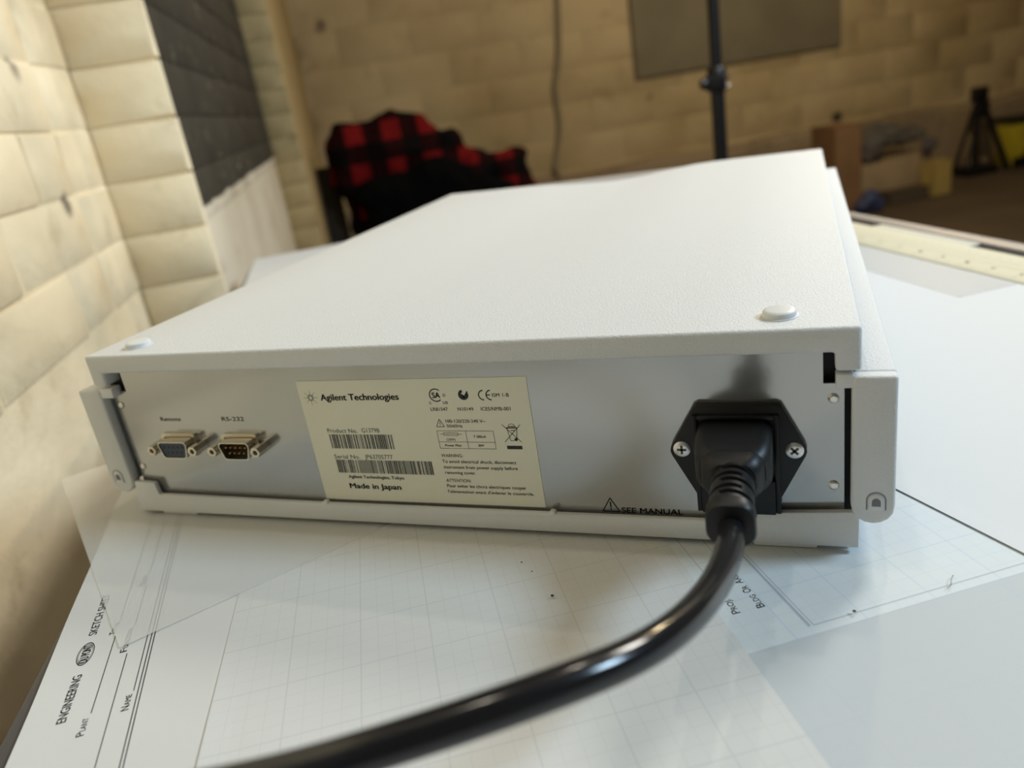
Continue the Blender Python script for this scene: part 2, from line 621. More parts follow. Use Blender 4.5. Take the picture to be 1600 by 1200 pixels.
CH = 67.5
full = brick_meshes('brick', 217, 64.5, 6, 2.6, 'brick', jit=1.0)
ZJ = 5.0     # height of one bed joint
for k in range(0, 9):
    zc = ZJ + CH * (k + .5)
    e = 566 + random.uniform(-4, 4)
    put_brick('brick', random.choice(full), wl, (-148 + random.uniform(-1.5, 1.5), (e + 692) / 2 + 1, zc), sy=(692 - e - 4) / 217)
    a = e - (0 if k % 2 else 108)
    if k % 2 == 0:
        put_brick('brick', random.choice(full), wl, (-148 + random.uniform(-1.5, 1.5), e - 54, zc), sy=101 / 217)
    while a > -300:
        put_brick('brick', random.choice(full), wl, (-148 + random.uniform(-1.5, 1.5), a - 113, zc), sy=(217 + random.uniform(-6, 3)) / 217)
        a -= 226
# the pier: one brick width stepping out from the left wall
pier = struct(place(MB().box(-330, -50, 694, 706, FZ, CZ).build('wall_pier', 'brick', smooth=False)))
quoin = brick_meshes('brick', 104, 65, 12, 3, 'brick', jit=1.0)
for k in range(-6, 9):
    put_brick('brick', random.choice(quoin), pier, (-97 + random.uniform(-1, 1), 690, ZJ + CH * (k + .5)), rot=-math.pi / 2)
# recess wall beyond the pier, its upper part painted dark
farb = brick_meshes('brick', 220, 65, 8, 2.4, 'brick_far', jit=1.0)
for k in range(1, 9):
    a = 708 - (0 if k % 2 else 112)
    while a < 2110:
        s, e = max(a, 708), min(a + 217, 2116)
        if e - s > 30:
            put_brick('brick', random.choice(farb), wp, (-47, (s + e) / 2, ZJ + CH * (k + .5)), sy=(e - s) / 217)
        a += 226
pier2 = struct(place(MB().box(-330, 30, 2121, 2160, FZ, CZ).build('wall_pier_far', 'brick_shaded', smooth=False)))
q2 = brick_meshes('brick', 84, 66.5, 6, 1.6, 'brick_shaded', jit=0.5)
for k in range(-6, 11):
    put_brick('brick', random.choice(q2), pier2, (-8, 2116, ZJ + CH * (k + .5)), rot=-math.pi / 2)
# block wall at the back
blk = brick_meshes('block', 427, 203, 4, 2.2, 'block', jit=1.0)
for k in range(-4, 5):
    zc = 235 + 205 * (k - .5)
    a = 711 - 430 * 2 + (215 if k % 2 else 0)
    while a < 5400:
        s, e = max(a, 36), a + 419
        if e > 60:
            put_brick('block', random.choice(blk), wb, (0.5 * (s + e), 4703.5 + random.uniform(-1, 1), zc), rot=-math.pi / 2, sy=(e - s) / 418)
        a += 430

# ------------------------------------------------------------------ drafting table
tb = thing('drafting_table', 'pale drafting table by the brick wall with metal trim on its far edge', 'table', room(320, 60, -850), RZ)
tn, tl, tz = 320, 60, -850


def tpart(name, m, boxes, **kw):
    b = MB()
    for n0, n1, l0, l1, z0, z1 in boxes:
        b.box(n0 - tn, n1 - tn, l0 - tl, l1 - tl, z0 - tz, z1 - tz)
    return b.build(name, m, tb, **kw)


tpart('table_top', 'table', [(-6, 625, -640, 800, -28, -0.5)], bevel=2)
tpart('groove', 'table_black', [(625.2, 638, -640, 800, -28, -2.5)])
tpart('edge_trim', 'table_metal', [(638.2, 655, -642, 802, -30, 1.0)], bevel=1.5)
tpart('edge_trim', 'trim_dark', [(-13, -6.2, -642, 802, -30, -1.5)], bevel=1.5)
for n in (60, 590):
    for l in (-560, 700):
        tpart('leg', 'frame', [(n - 22, n + 22, l - 22, l + 22, -850, -60)], bevel=3)
tpart('apron', 'frame', [(38, 612, -582, -538, -60, -28), (38, 612, 678, 722, -60, -28), (38, 82, -538, 678, -60, -28), (568, 612, -538, 678, -60, -28)])


# ------------------------------------------------------------------ sheets of paper
def sheet(name, label, m, n, l, w, h, z, rot=0.0, thick=0.03, bend=None, res=14):
    """a sheet lying with its near-left corner at room (n, l); w along +n, h along +l when rot = 0"""
    b = MB()
    nx_, ny_ = res, res
    vs_, fs = [], []

    def top(i, j):
        x, y = w * i / nx_, h * j / ny_
        return x, y, (bend(x, y) if bend else 0.0)
    for j in range(ny_ + 1):
        for i in range(nx_ + 1):
            vs_.append(top(i, j))
    for j in range(ny_):
        for i in range(nx_):
            a = j * (nx_ + 1) + i
            fs.append((a, a + 1, a + nx_ + 2, a + nx_ + 1))
    b.add(vs_, fs)
    o = b.build(name, m, recalc=False, smooth=False)
    place(o, n, l, z, rot)
    if thick:
        md = o.modifiers.new('thickness', 'SOLIDIFY')
        md.thickness = thick * .001
        md.offset = -1
    return tag(o, label, 'paper', 'loose sheets on the drafting table')


def near(x, d):
    return math.exp(-(x / d) ** 2)


bend1 = lambda x, y: 0.7 * near(x, 12) * (0.6 + 0.4 * math.sin(y / 17))
s1 = sheet('sketch_sheet', 'white printed sketch sheet along the left table edge under the vellum', 'sheet', -1.8, -222, 216, 279, 0.08,
           rot=math.radians(3.6), bend=bend1, res=48)
s4 = sheet('sketch_sheet', 'blue gridded sketch sheet under the right corner of the instrument', 'sheet_blue', 224, -212, 216, 279, 0.09, rot=math.radians(0.3))
s5 = sheet('plain_sheet', 'plain white sheet at the right with a dark shadowed left edge', 'sheet_plain', 342, -206, 200, 420, 0.3, rot=math.radians(8.5),
           bend=lambda x, y: 0.45 * near(x, 8) * near(y, 160), res=40)
s7 = sheet('gridded_vellum', 'greyish gridded vellum sheet in the lower right corner of the picture', 'sheet_vellum_grid', 222, -500, 230, 300, 0.05)
s2 = sheet('grid_sheet', 'large white gridded sheet lying in front of the instrument', 'sheet_grid', 50.2, -470, 174, 560, 0.27, rot=math.radians(-1.7),
           bend=lambda x, y: 0.6 * near(x, 5) * near(y - 250, 65), res=40)
s6 = sheet('vellum_sheet', 'thin grey translucent sheet with a corner showing beside the cream ruler', 'vellum2', 527, 43, 46, 279, 0.45, thick=0)
s8 = sheet('plain_sheet', 'plain white sheet at the far right lying against the cream ruler', 'sheet_plain', 470, -330, 100, 560, 0.2, rot=math.radians(-2), res=10)
s9 = sheet('plain_sheet', 'plain white sheet at the far end of the table behind the instrument', 'sheet_plain', -6, 520, 216, 279, 0.1, rot=math.radians(1))
# the vellum lying over the sketch sheet, its corner beyond the table edge
s3 = sheet('vellum_sheet', 'translucent vellum sheet with its corner pointing at the viewer and overhanging the table edge', 'vellum', 18.2, -119.5, 279, 207, 0.42,
           rot=math.radians(54.0) - RZ, thick=0, bend=lambda x, y: 0.5 * near(x, 25) + 1.0 * near(x, 60) * near(207 - y, 60), res=20)


# the form reads along the sheet's y with the letter tops towards its left edge: a = y, b = -x
pr = Ink(lambda a, b: (-b, a, 0.06 + bend1(-b, a)))
pr.text('ENGINEERING', 66.5, 91.8, -14.7, 3.3, 0.014)
pr.text('SKETCH SHEET', 116.6, 146.0, -14.7, 3.2, 0.014)
pr.arc(104.7, -13.1, 2.75, 3.05, 0, 360, 40, 2.35)
pr.arc(104.7, -13.1, 2.35, 2.5, 0, 360, 40, 2.4)
pr.text('DU PONT', 99.3, 110.1, -14.8, 3.4, 0.02)
pr.small_caps('Plant', 56.4, 65.4, -22.6, 2.7, 0.008)
pr.small_caps('Title', 113.0, 121.5, -22.6, 2.7, 0.008)
pr.small_caps('Function', 98.4, 114.0, -29.2, 2.7, 0.008)
pr.small_caps('Name', 62.8, 71.2, -35.7, 2.8, 0.008)
pr.small_caps('Date', 146.0, 154.0, -29.2, 2.7, 0.008)
for y0, y1, x, w in ((67.0, 111.5, 22.8, .35), (123, 265, 22.8, .3), (0, 97, 29.6, .35), (115.5, 144, 29.6, .3), (156, 265, 29.6, .3), (72.5, 265, 35.9, .35), (0, 272, 37.5, .4), (0, 272, 38.7, .4)):
    pr.line((y0, -x), (y1, -x), w)
pr.ink('printed_form', 'ink', s1)
pr4 = Ink(None)
pr4.xf = lambda a, b: (-b - 224, a + 212, 0.03)
pr4.small_caps('Bldg or Area', -193.5, -171, -248.8, 3.0, 0.01)
pr4.small_caps('Proj. No.', -193.0, -178, -239.8, 3.0, 0.01)
pr4.line((-176, -238.6), (-120, -238.6), 0.3)
pr4.line((-169, -247.6), (-100, -247.6), 0.3)
pr4.line((-208, -256.4), (60, -256.4), 0.9)
pr4.line((-208, -257.8), (60, -257.8), 0.35)
pr4.line((-208, -257.8), (-208, -430), 0.45)
pr4.ink('printed_form', 'ink_faint', s4)

# ------------------------------------------------------------------ rulers in the groove side of the table
ru = thing('drafting_ruler', 'long cream drafting ruler lying parallel to the far table edge', 'ruler', room(600, 130, 0), RZ)
b = MB()
rp = [(-25, 0.5), (-25, 0.9), (-17, 2.2), (15, 2.4), (21.5, 2.0), (21.5, 0.5)]
b.loft([[(n, l, z) for n, z in rp] for l in (-330, 330)])
b.build('body', 'ruler', ru)
tk = MB()
for i in range(-126, 127):
    l = i * 2.54
    big = i % 10 == 0
    mid = i % 5 == 0
    for n0, n1, z0, z1 in ((-24.3, -24.3 + (6.2 if big else 4.2 if mid else 2.6), 1.1, 1.1 + (6.2 if big else 4.2 if mid else 2.6) * .165),):
        tk.add([(n0, l - .16, z0), (n1, l - .16, z1), (n1, l + .16, z1), (n0, l + .16, z0)], [(0, 1, 2, 3)])
    if i % 4 == 0:
        tk.add([(8, l - .2, 2.43), (11.5, l - .2, 2.45), (11.5, l + .2, 2.45), (8, l + .2, 2.43)], [(0, 1, 2, 3)])
tk.build('graduation_marks', 'ruler_ink', ru, smooth=False)['kind'] = 'stuff'
gr = Ink(lambda a, bb: (-bb, a, 2.46))
for i in range(-12, 13):
    gr.text(str(abs(i) % 12), i * 25.4 - 1.5, i * 25.4 + 1.5, 12.5, 2.6, 0.02)
gr.line((-330, 6.5), (330, 6.5), 0.3)
gr.line((-330, -2.5), (330, -2.5), 0.3)
gr.ink('numerals', 'ruler_ink', ru)
sc_ = thing('small_scale', 'short whitish scale lying across the black groove behind the cream ruler', 'ruler', room(635, 212, -2.4), RZ)
MB().box(-9, 7.5, -62, 62, 0, 2.4).build('body', 'clear_scale', sc_, bevel=0.5)
g2 = Ink(lambda a, bb: (-bb, a, 2.48))
for k in (-4.5, -0.5, 4):
    g2.line((-60, k), (60, k), 0.8)
g2.ink('printed_lines', 'ruler_ink', sc_)

# ------------------------------------------------------------------ the instrument
INS = thing('laboratory_instrument', 'flat white laboratory instrument standing on paper with its rear panel towards the viewer', 'instrument', (0, 0, H))

# top cover: inverted U, its far edge curved in plan
far = [(0, 460), (40, 456), (80, 452), (105, 448), (130, 436), (150, 429), (168, 427), (185, 431), (200, 441), (220, 462), (237, 477), (255, 482), (290, 484), (345, 484)]


def yfar(x):
    for (a, ya), (c, yc) in zip(far, far[1:]):
        if x <= c:
            return ya + (yc - ya) * (x - a) / (c - a)
    return far[-1][1]


sec = [(0, 72.4)] + [(x, 88.3) for x, _ in far] + [(345, 72.4), (336.8, 72.4), (336.8, 79.1)]
sec += [(x, 79.1) for x, _ in reversed(far) if 8 < x < 336] + [(8.2, 79.1), (8.2, 72.4)]
MB().loft([[(x, 0, z) for x, z in sec], [(x, yfar(x), z) for x, z in sec]]).build('top_cover', 'plastic', INS, bevel=1.3, seg=3, angle=40)
for x, y in ((319, 15), (22.5, 13.5)):
    MB().lathe((x, y, 88.1), (0, 0, 1), [(0, 6.6), (0.5, 6.6), (0.6, 5.9), (2.2, 5.8), (2.7, 5.3), (2.95, 4.0), (3.0, 0.01)], 32).build('cover_plug', 'plastic_smooth', INS)
# lower housing: tray with a stepped rear lip
lip = [(0.5, 2.5), (344.6, 2.5), (344.6, 17.6), (309.6, 15.8), (308.4, 11.2), (229.2, 11.2), (229.2, 12.4), (226.6, 12.4), (226.6, 11.2), (118, 11.3), (118, 12.5), (115.2, 12.5), (115.2, 11.3), (17.2, 12.4), (16.4, 19.0), (3.4, 19.8)]
b = MB().prism(lip, 0, 2.8)
b.build('lower_housing', 'plastic', INS, bevel=0.7, seg=2)
MB().box(1, 344, 3.2, 462, 2.5, 6).build('base_plate', 'plastic_smooth', INS)
for x0, x1 in ((14.4, 36), (307.7, 330.4)):
    for y0, y1 in ((1.5, 24), (400, 425)):
        MB().box(x0, x1, y0, y1, 0.5, 2.5).build('foot', 'foot', INS, bevel=0.4)


# side panels ending in the rounded rear arms
def arm(side):
    def X(x):
        return x if side > 0 else 345 - x
    pts = [(341.8, 70.4), (341.8, 71.6), (356.2, 70.6), (356.2, 21)]
    for i in range(0, 9):
        t = math.pi * i / 8
        pts.append((349.0 + 7.2 * math.cos(t), 20.6 - 7.2 * math.sin(t)))
    pts.append((341.8, 66.0))
    pts[0:2] = [(337.0, 66.0), (337.0, 71.4), (344, 71.4)]
    return [(X(x), z) for x, z in pts]


for side in (1, -1):
    body = [(342, 66.0), (342, 70.6), (356.2, 70.6), (356.2, 21)] + [(349.0 + 7.2 * math.cos(math.pi * i / 8), 20.6 - 7.2 * math.sin(math.pi * i / 8)) for i in range(1, 9)]
    body = [(x if side > 0 else 345 - x, z) for x, z in body]
    pb = MB().prism(body, -0.8, 5)
    q0, q1 = (343.0, 356.2) if side > 0 else (-11.2, 0.5)
    pb.box(q0, q1, 5, 486 if side > 0 else 462, 18, 70.6)
    p = pb.build('side_panel', 'plastic', INS, bevel=1.1, seg=3)
    hx = (336.9, 342.6) if side > 0 else (2.4, 10.5)
    MB().box(hx[0], hx[1], -0.2, 6, 66.2, 71.3).build('hook', 'plastic_smooth', p, bevel=0.6)
    cx = 350.0 if side > 0 else -5.0
    arch = [(cx - 3.3, 19.4)] + [(cx - 3.3 * math.cos(math.pi * i / 10), 23.4 + 3.3 * math.sin(math.pi * i / 10)) for i in range(11)] + [(cx + 3.3, 19.4)]
    arch2 = [(cx + 2.5, 19.4)] + [(cx + 2.5 * math.cos(math.pi * i / 10), 23.4 + 2.5 * math.sin(math.pi * i / 10)) for i in range(11)] + [(cx - 2.5, 19.4)]
    g = Ink(lambda a, bb: (a, -0.86, bb))
    ring_o = [(cx - 3.3 * math.cos(math.pi * i / 10), 23.4 + 3.3 * math.sin(math.pi * i / 10)) for i in range(11)]
    ring_i = [(cx - 2.85 * math.cos(math.pi * i / 10), 23.4 + 2.85 * math.sin(math.pi * i / 10)) for i in range(11)]
    ring_o = [(cx - 3.3, 19.4)] + ring_o + [(cx + 3.3, 19.4)]
    ring_i = [(cx - 2.85, 19.4)] + ring_i + [(cx + 2.85, 19.4)]
    for i in range(len(ring_o) - 1):
        g.poly([ring_o[i], ring_o[i + 1], ring_i[i + 1], ring_i[i]])
    dd = [(cx - 1.45, 21.0)] + [(cx - 1.45 * math.cos(math.pi * i / 8), 22.8 + 1.45 * math.sin(math.pi * i / 8)) for i in range(9)] + [(cx + 1.45, 21.0)]
    MB().prism(list(reversed(arch2)), -1.15, -0.7).build('release_button', 'plastic_smooth', p, bevel=0.25)
    g.ink('gap_shade', 'button_shade', p)  # flat grey outline, the shade in the gap as colour
    MB().prism(dd, -1.22, -0.9).build('recess_shade', 'button_shade', p)  # raised grey plate, the shade of a recess put into colour

# black core in place of the shade inside, and the satin rear panel
MB().box(0.6, 344.4, 9, 425, 6, 79).build('dark_core', 'black_inside', INS)
pan = [(6, 8), (339.8, 8), (339.8, 66.5), (333, 66.5), (333, 82), (15, 82), (15, 68.2), (6, 68.2)]
PAN = MB().prism(pan, 4, 5.2).build('rear_panel', 'panel', INS, smooth=False)
for x, z in ((8.6, 60.9), (8.6, 26.6), (336.3, 60.9), (336.3, 26.4)):
    b = MB()
    b.m = 0
    b.lathe((x, 4.1, z), (0, -1, 0), [(0, 1.9), (0.5, 1.8), (0.8, 1.35), (0.8, 0.01)], 20)
    b.m = 1
    b.lathe((x, 3.32, z), (0, -1, 0), [(0, 1.0), (0.06, 1.0), (0.06, 0.01)], 16)
    b.build('panel_screw', ['nickel', 'steel'], INS)
PXF = lambda a, bb: (a, 3.9, bb)
pl = Ink(PXF)
pl.text('Remote', 30.9, 43.3, 52.2, 2.2, 0.004)
pl.ink('remote_lettering', 'ink_grey', PAN)
pl = Ink(PXF)
pl.text('RS-232', 68.2, 81.0, 52.2, 2.2, 0.004)
pl.ink('serial_lettering', 'ink_grey', PAN)
pl = Ink(PXF)
pl.text('SEE MANUAL', 256.5, 281.0, 11.0, 2.5, 0.012)
tri = [(248.6, 11.4), (255.6, 11.4), (252.1, 17.6)]
for i in range(3):
    pl.line(tri[i], tri[(i + 1) % 3], 0.5)
pl.rect(251.75, 252.45, 13.2, 15.8)
pl.rect(251.75, 252.45, 12.1, 12.7)
pl.ink('warning_lettering', 'ink', PAN)

# nameplate
NP = MB().box(115.5, 224.0, 3.75, 4.0, 12.0, 71.6).build('nameplate', 'nameplate', INS, smooth=False)
NP['label'] = 'cream printed nameplate'
NXF = lambda a, bb: (a, 3.68, bb)
k = Ink(NXF)
k.text('Agilent Technologies', 126.51, 165.37, 62.3, 3.1, 0.022)
for j in range(8):
    a = math.pi * j / 4
    for i, r in enumerate((0.95, 1.35, 1.75, 2.15, 2.6, 3.05, 3.5)):
        off = 0.0 if i > 1 else (0.16 if i else 0.3)
        for sgn in ((0,) if i > 1 else (-1, 1)):
            t = a + sgn * off
            rr = 0.19 if i < 3 else 0.14
            c = (121.3 + r * math.cos(t), 63.66 + r * math.sin(t))
            k.poly([(c[0] + rr * math.cos(q * math.pi / 3), c[1] + rr * math.sin(q * math.pi / 3)) for q in range(6)])
k.ink('brand_lettering', 'ink', NP)
k = Ink(NXF)
for s, a0, a1, z, c, bo in [('Product No.', 125.58, 141.02, 46.5, 2.1, .0), ('G1379B', 143.43, 152.4, 46.7, 2.2, .0), ('Serial No.', 125.8, 139.19, 33.5, 2.1, .0),
                            ('JP63705777', 141.79, 155.95, 33.6, 2.2, .0), ('Agilent Technologies, Tokyo', 130.72, 159.33, 23.5, 1.6, .022), ('Made in Japan', 130.14, 156.62, 18.2, 2.7, .03)]:
    k.text(s, a0, a1, z, c, bo)
k.ink('product_lettering', 'ink', NP)
for x0, x1, z0, z1, sd in ((125.85, 158.3, 38.6, 45.7, 3), (126.15, 175.1, 26.2, 32.9, 5)):
    rnd = random.Random(sd)
    k = Ink(NXF)
    x = x0
    while x < x1:
        w = rnd.choice((0.26, 0.26, 0.62))
        k.rect(x, min(x + w, x1), z0, z1)
        x += w + rnd.choice((0.26, 0.26, 0.26, 0.6))
    k.ink('barcode', 'ink', NP)
k = Ink(NXF)
for s, a0, a1, z, c, bo in [('C', 179.36, 180.51, 60.1, 1.25, .01), ('US', 185.79, 188.0, 60.1, 1.3, .01), ('LR81547', 179.48, 187.4, 57.0, 1.6, .004), ('N10149', 191.9, 199.04, 57.0, 1.6, .004),
                            ('ISM 1-B', 208.4, 215.67, 63.1, 1.65, .004), ('ICES/NMB-001', 202.39, 215.41, 57.0, 1.65, .004), ('SA', 181.4, 185.0, 62.9, 2.6, .02), ('R', 186.65, 187.25, 63.75, .65, 0)]:
    k.text(s, a0, a1, z, c, bo)
k.arc(183.1, 64.15, 2.55, 3.05, 48, 312, 36)
k.arc(186.94, 64.08, .62, .74, 0, 360, 16)
# tick inside a disc
k.arc(195.66, 64.13, 1.15, 2.3, 100, 380, 30)
k.arc(195.66, 64.13, 0.0, 1.2, 150, 300, 12)
k.line((195.3, 63.6), (195.9, 62.9), .55)
k.line((195.8, 62.9), (197.7, 65.7), .6)
k.arc(204.6, 63.9, 1.85, 2.35, 90, 270, 20)
k.arc(207.9, 63.9, 1.85, 2.35, 90, 270, 20)
k.rect(205.8, 207.5, 63.7, 64.15)
k.ink('certification_marks', 'ink', NP)
k = Ink(NXF)
for s, a0, a1, z, c, bo in [('100-120/220-240 V~', 185.29, 203.44, 51.5, 1.55, .006), ('50/60Hz', 185.37, 192.68, 49.3, 1.45, .006), ('(250V)', 184.13, 188.13, 43.1, 1.1, .006),
                            ('T 500mA', 196.85, 202.48, 44.5, 1.2, .01), ('Power Max', 182.91, 190.43, 40.3, 1.2, .01), ('30W', 198.25, 200.98, 40.4, 1.1, .01)]:
    k.text(s, a0, a1, z, c, bo)
tri = [(180.6, 49.6), (184.3, 49.6), (182.5, 53.2)]
for i in range(3):
    k.line(tri[i], tri[(i + 1) % 3], 0.28)
k.rect(182.36, 182.64, 50.7, 52.0)
k.rect(182.36, 182.64, 50.1, 50.4)
for p, q in (((180.3, 47.7), (206.1, 47.7)), ((206.1, 47.7), (206.1, 39.4)), ((206.1, 39.4), (180.3, 39.4)), ((180.3, 39.4), (180.3, 47.7)), ((193.6, 47.7), (193.6, 39.4)), ((180.3, 42.45), (206.1, 42.45)),
             ((183.2, 46.85), (189.8, 46.85)), ((189.8, 46.85), (189.8, 45.45)), ((189.8, 45.45), (183.2, 45.45)), ((183.2, 45.45), (183.2, 46.85)), ((181.5, 46.15), (191.7, 46.15))):
    k.line(p, q, 0.17)
k.ink('rating_table', 'ink', NP)
k = Ink(NXF)
for p, q, w in (((210.4, 50.7), (217.9, 42.7), .26), ((218.4, 50.6), (210.6, 42.7), .26), ((212.4, 49.1), (213.3, 43.3), .24), ((216.8, 49.1), (216.0, 43.8), .24), ((212.2, 49.2), (217.0, 49.2), .5),
                ((213.0, 49.8), (216.2, 49.8), .3), ((213.3, 43.3), (215.4, 43.5), .24), ((213.9, 48.0), (215.8, 48.0), .3)):
    k.line(p, q, w)
k.arc(215.7, 43.9, 0, .72, 0, 360, 16)
k.arc(214.6, 49.4, 1.5, 1.7, 20, 160, 10)
k.rect(211.15, 217.85, 39.4, 41.0)
k.ink('waste_bin_symbol', 'ink', NP)
k = Ink(NXF)
for s, a0, a1, z in [('WARNING:', 180.03, 190.11, 35.18), ('To avoid electrical shock, disconnect', 179.96, 214.02, 32.35), ('instrument from power supply before', 180.18, 214.2, 29.59), ('removing cover.', 180.24, 194.72, 26.92),
                     ('ATTENTION:', 179.99, 191.85, 23.02), ('Pour eviter les chocs electriques couper', 179.87, 216.59, 20.34), ("l'alimentation avant d'enlever le couvercle.", 179.86, 219.71, 17.51)]:
    k.text(s, a0, a1, z, 1.6, .008 if not s.endswith(':') else .002)
k.ink('warning_text', 'ink', NP)


# D-shaped serial connectors with hexagonal jack posts
def dshape(cx, cz, w, h, r, taper=1.3):
    """wider on top; rounded corners"""
    pts = []
    for sx, sz, a0 in ((1, 1, 0), (-1, 1, 90), (-1, -1, 180), (1, -1, 270)):
        hw = w / 2 - r + (0 if sz > 0 else -taper)
        for i in range(5):
            t = math.radians(a0 + 90 * i / 4)
            pts.append((cx + sx * hw + r * math.cos(t), cz + sz * (h / 2 - r) + r * math.sin(t)))
    return pts


def dring(b, outer, inner, y0, y1):
    n = len(outer)
    vs_ = [(x, y0, z) for x, z in outer] + [(x, y0, z) for x, z in inner] + [(x, y1, z) for x, z in outer] + [(x, y1, z) for x, z in inner]
    fs = []
    for i in range(n):
        j = (i + 1) % n
        fs += [(i, j, n + j, n + i), (2 * n + i, 3 * n + i, 3 * n + j, 2 * n + j), (i, 2 * n + i, 2 * n + j, j), (n + i, n + j, 3 * n + j, 3 * n + i)]
    b.add(vs_, fs)


def connector(cx, cz, male):
    b = MB()
    dring(b, dshape(cx - .5, cz, 21.5, 12.6, 2.6), dshape(cx - .5, cz, 18.5, 10.0, 2.2), 2.6, 4.2)
    b.prism(dshape(cx - .5, cz, 18.6, 10.1, 2.2), 3.4, 4.3)
    dring(b, dshape(cx, cz, 17.4, 9.0, 2.1), dshape(cx, cz, 16.4, 8.0, 1.8), -3.2, 3.5)
    c = b.build('serial_connector', 'nickel', INS)
    c['label'] = 'nine-pin D-shaped connector with ' + ('gold pins' if male else 'blue socket face')
    MB().prism(dshape(cx, cz, 16.5, 8.1, 1.8), -2.6 if not male else 1.8, 3.4).build('insert', 'blue_insert' if not male else 'black_inside', c)
    pins = MB()
    for row, cnt in ((1, 5), (-1, 4)):
        for i in range(cnt):
            x = cx + (i - (cnt - 1) / 2) * 2.77
            z = cz + row * 1.42
            if male:
                pins.lathe((x, 2.0, z), (0, -1, 0), [(0, .5), (3.8, .5), (4.3, .25), (4.35, .01)], 10)
            else:
                pins.lathe((x, -2.55, z), (0, -1, 0), [(0, .62), (0.1, .62), (0.1, .01)], 12)  # flat black disc, the dark of the socket hole as colour
    pins.build('pins' if male else 'pin_sockets', 'gold' if male else 'black_inside', c)
    for s in (-1, 1):
        x = cx + 12.5 * s
        j = MB()
        j.m = 0
        hexo = [(x + 2.75 * math.cos(math.pi * q / 3), cz + 2.75 * math.sin(math.pi * q / 3)) for q in range(6)]
        hexi = [(x + 1.35 * math.cos(math.pi * q / 3), cz + 1.35 * math.sin(math.pi * q / 3)) for q in range(6)]
        dring(j, hexo, hexi, -4.4, 4.1)
        j.m = 1
        j.prism(hexi, -2.6, 3)
        j.build('jack_post', ['nickel', 'shaded_steel'], c, bevel=0.2)


connector(39.9, 39.7, False)
connector(76.7, 39.7, True)

# power inlet with flange, rim, fuse drawer and two cross-head screws
fl = [(289.8, 59.9), (317.4, 59.9), (319.2, 59.0), (326.9, 43.3), (327.4, 41.2), (326.9, 39.4), (318.6, 22.6), (317.4, 21.8), (288.8, 21.8), (287.6, 22.6), (279.2, 39.2), (278.7, 41.0), (279.2, 43.1), (288.2, 59.0)]
INL = MB().prism(fl, 0.6, 4.1).build('power_inlet', 'black_plastic', INS, bevel=0.6)
b = MB()
b.box(287.8, 289.6, -1.4, 1, 16.4, 56.6)
b.box(316.4, 318.2, -1.4, 1, 16.4, 56.6)
b.box(289.6, 316.4, -1.4, 1, 54.9, 56.6)
b.build('socket_rim', 'black_plastic', INL, bevel=0.4)
MB().box(289.6, 316.4, -2.2, 1, 16.2, 30.5).build('fuse_drawer', 'black_plastic', INL, bevel=0.6)
for x, rot in ((283.2, 0.0), (323.2, 0.75)):
    s = MB()
    s.m = 0
    s.lathe((x, 0.7, 42.1), (0, -1, 0), [(0, 3.2), (0.35, 3.2), (0.8, 2.4), (0.95, 1.2), (0.98, 0.01)], 28)
    s.m = 1
    for q in (0, math.pi / 2):
        c_, s_ = math.cos(rot + q), math.sin(rot + q)
        s.prism([(x + c_ * a - s_ * bb, 42.1 + s_ * a + c_ * bb) for a, bb in ((-1.75, -.45), (1.75, -.45), (1.75, .45), (-1.75, .45))], -0.36, 0.2)
    s.build('screw', ['steel', 'shaded_steel'], INL)

# ------------------------------------------------------------------ power cord
PC = thing('power_cord', 'black power cord plugged into the inlet and arching towards the lower left', 'cord', (0.3029, -0.02, H + 0.045))
ox, oy, oz = 302.9, -20, 45


def rrect(y, hw, hh, r, zc=45, xc=302.9):
    pts = []
    for sx, sz, a0 in ((1, 1, 0), (-1, 1, 90), (-1, -1, 180), (1, -1, 270)):
        for i in range(6):
            t = math.radians(a0 + 90 * i / 5)
            pts.append((xc + sx * (hw - r) + r * math.cos(t) - ox, y - oy, zc + sz * (hh - r) + r * math.sin(t) - oz))
    return pts


MB().loft([rrect(0.8, 13.0, 9.3, 3), rrect(-9, 13.2, 9.4, 3.2), rrect(-16, 13.0, 9.0, 4, xc=303.1), rrect(-20.5, 12.2, 8.4, 5, xc=303.3), rrect(-23, 11.0, 7.8, 6, xc=303.4)]).build('plug_body', 'black_plastic', PC)
MB().loft([rrect(-17, 11.2, 8.6, 5, xc=303.2), rrect(-24, 10.4, 8.0, 5, xc=303.5), rrect(-27.5, 9.2, 7.4, 5, xc=303.7), rrect(-29, 7.6, 6.6, 5, xc=303.8)]).build('plug_neck', 'black_plastic', PC)
rings = []
for j in range(61):
    y = -24 - 28 * j / 60
    ring = []
    for i in range(48):
        t = 2 * math.pi * i / 48
        r = 7.15
        for yc, side in ((-30.8, 1), (-34.8, -1), (-38.8, 1), (-42.8, -1), (-46.8, 1)):
            if abs(y - yc) < 0.95 and math.cos(t - math.pi / 2 + side * 1.25) > -0.1:
                r -= 2.0
        ring.append((303.8 + 1.0 * j / 60 + r * math.cos(t) - ox, y - oy, 45 + r * math.sin(t) - oz))
    rings.append(ring)
MB().loft(rings).build('strain_relief', 'black_plastic', PC)
MB().loft([rrect(-49.6, 6.9, 6.9, 5.5, xc=304.8), rrect(-50.4, 7.5, 7.5, 5.5, xc=304.9), rrect(-54.2, 7.6, 7.6, 5, zc=44.6, xc=305.1), rrect(-55.2, 7.1, 7.1, 5, zc=44.5, xc=305.1)]).build('cord_collar', 'black_plastic', PC)
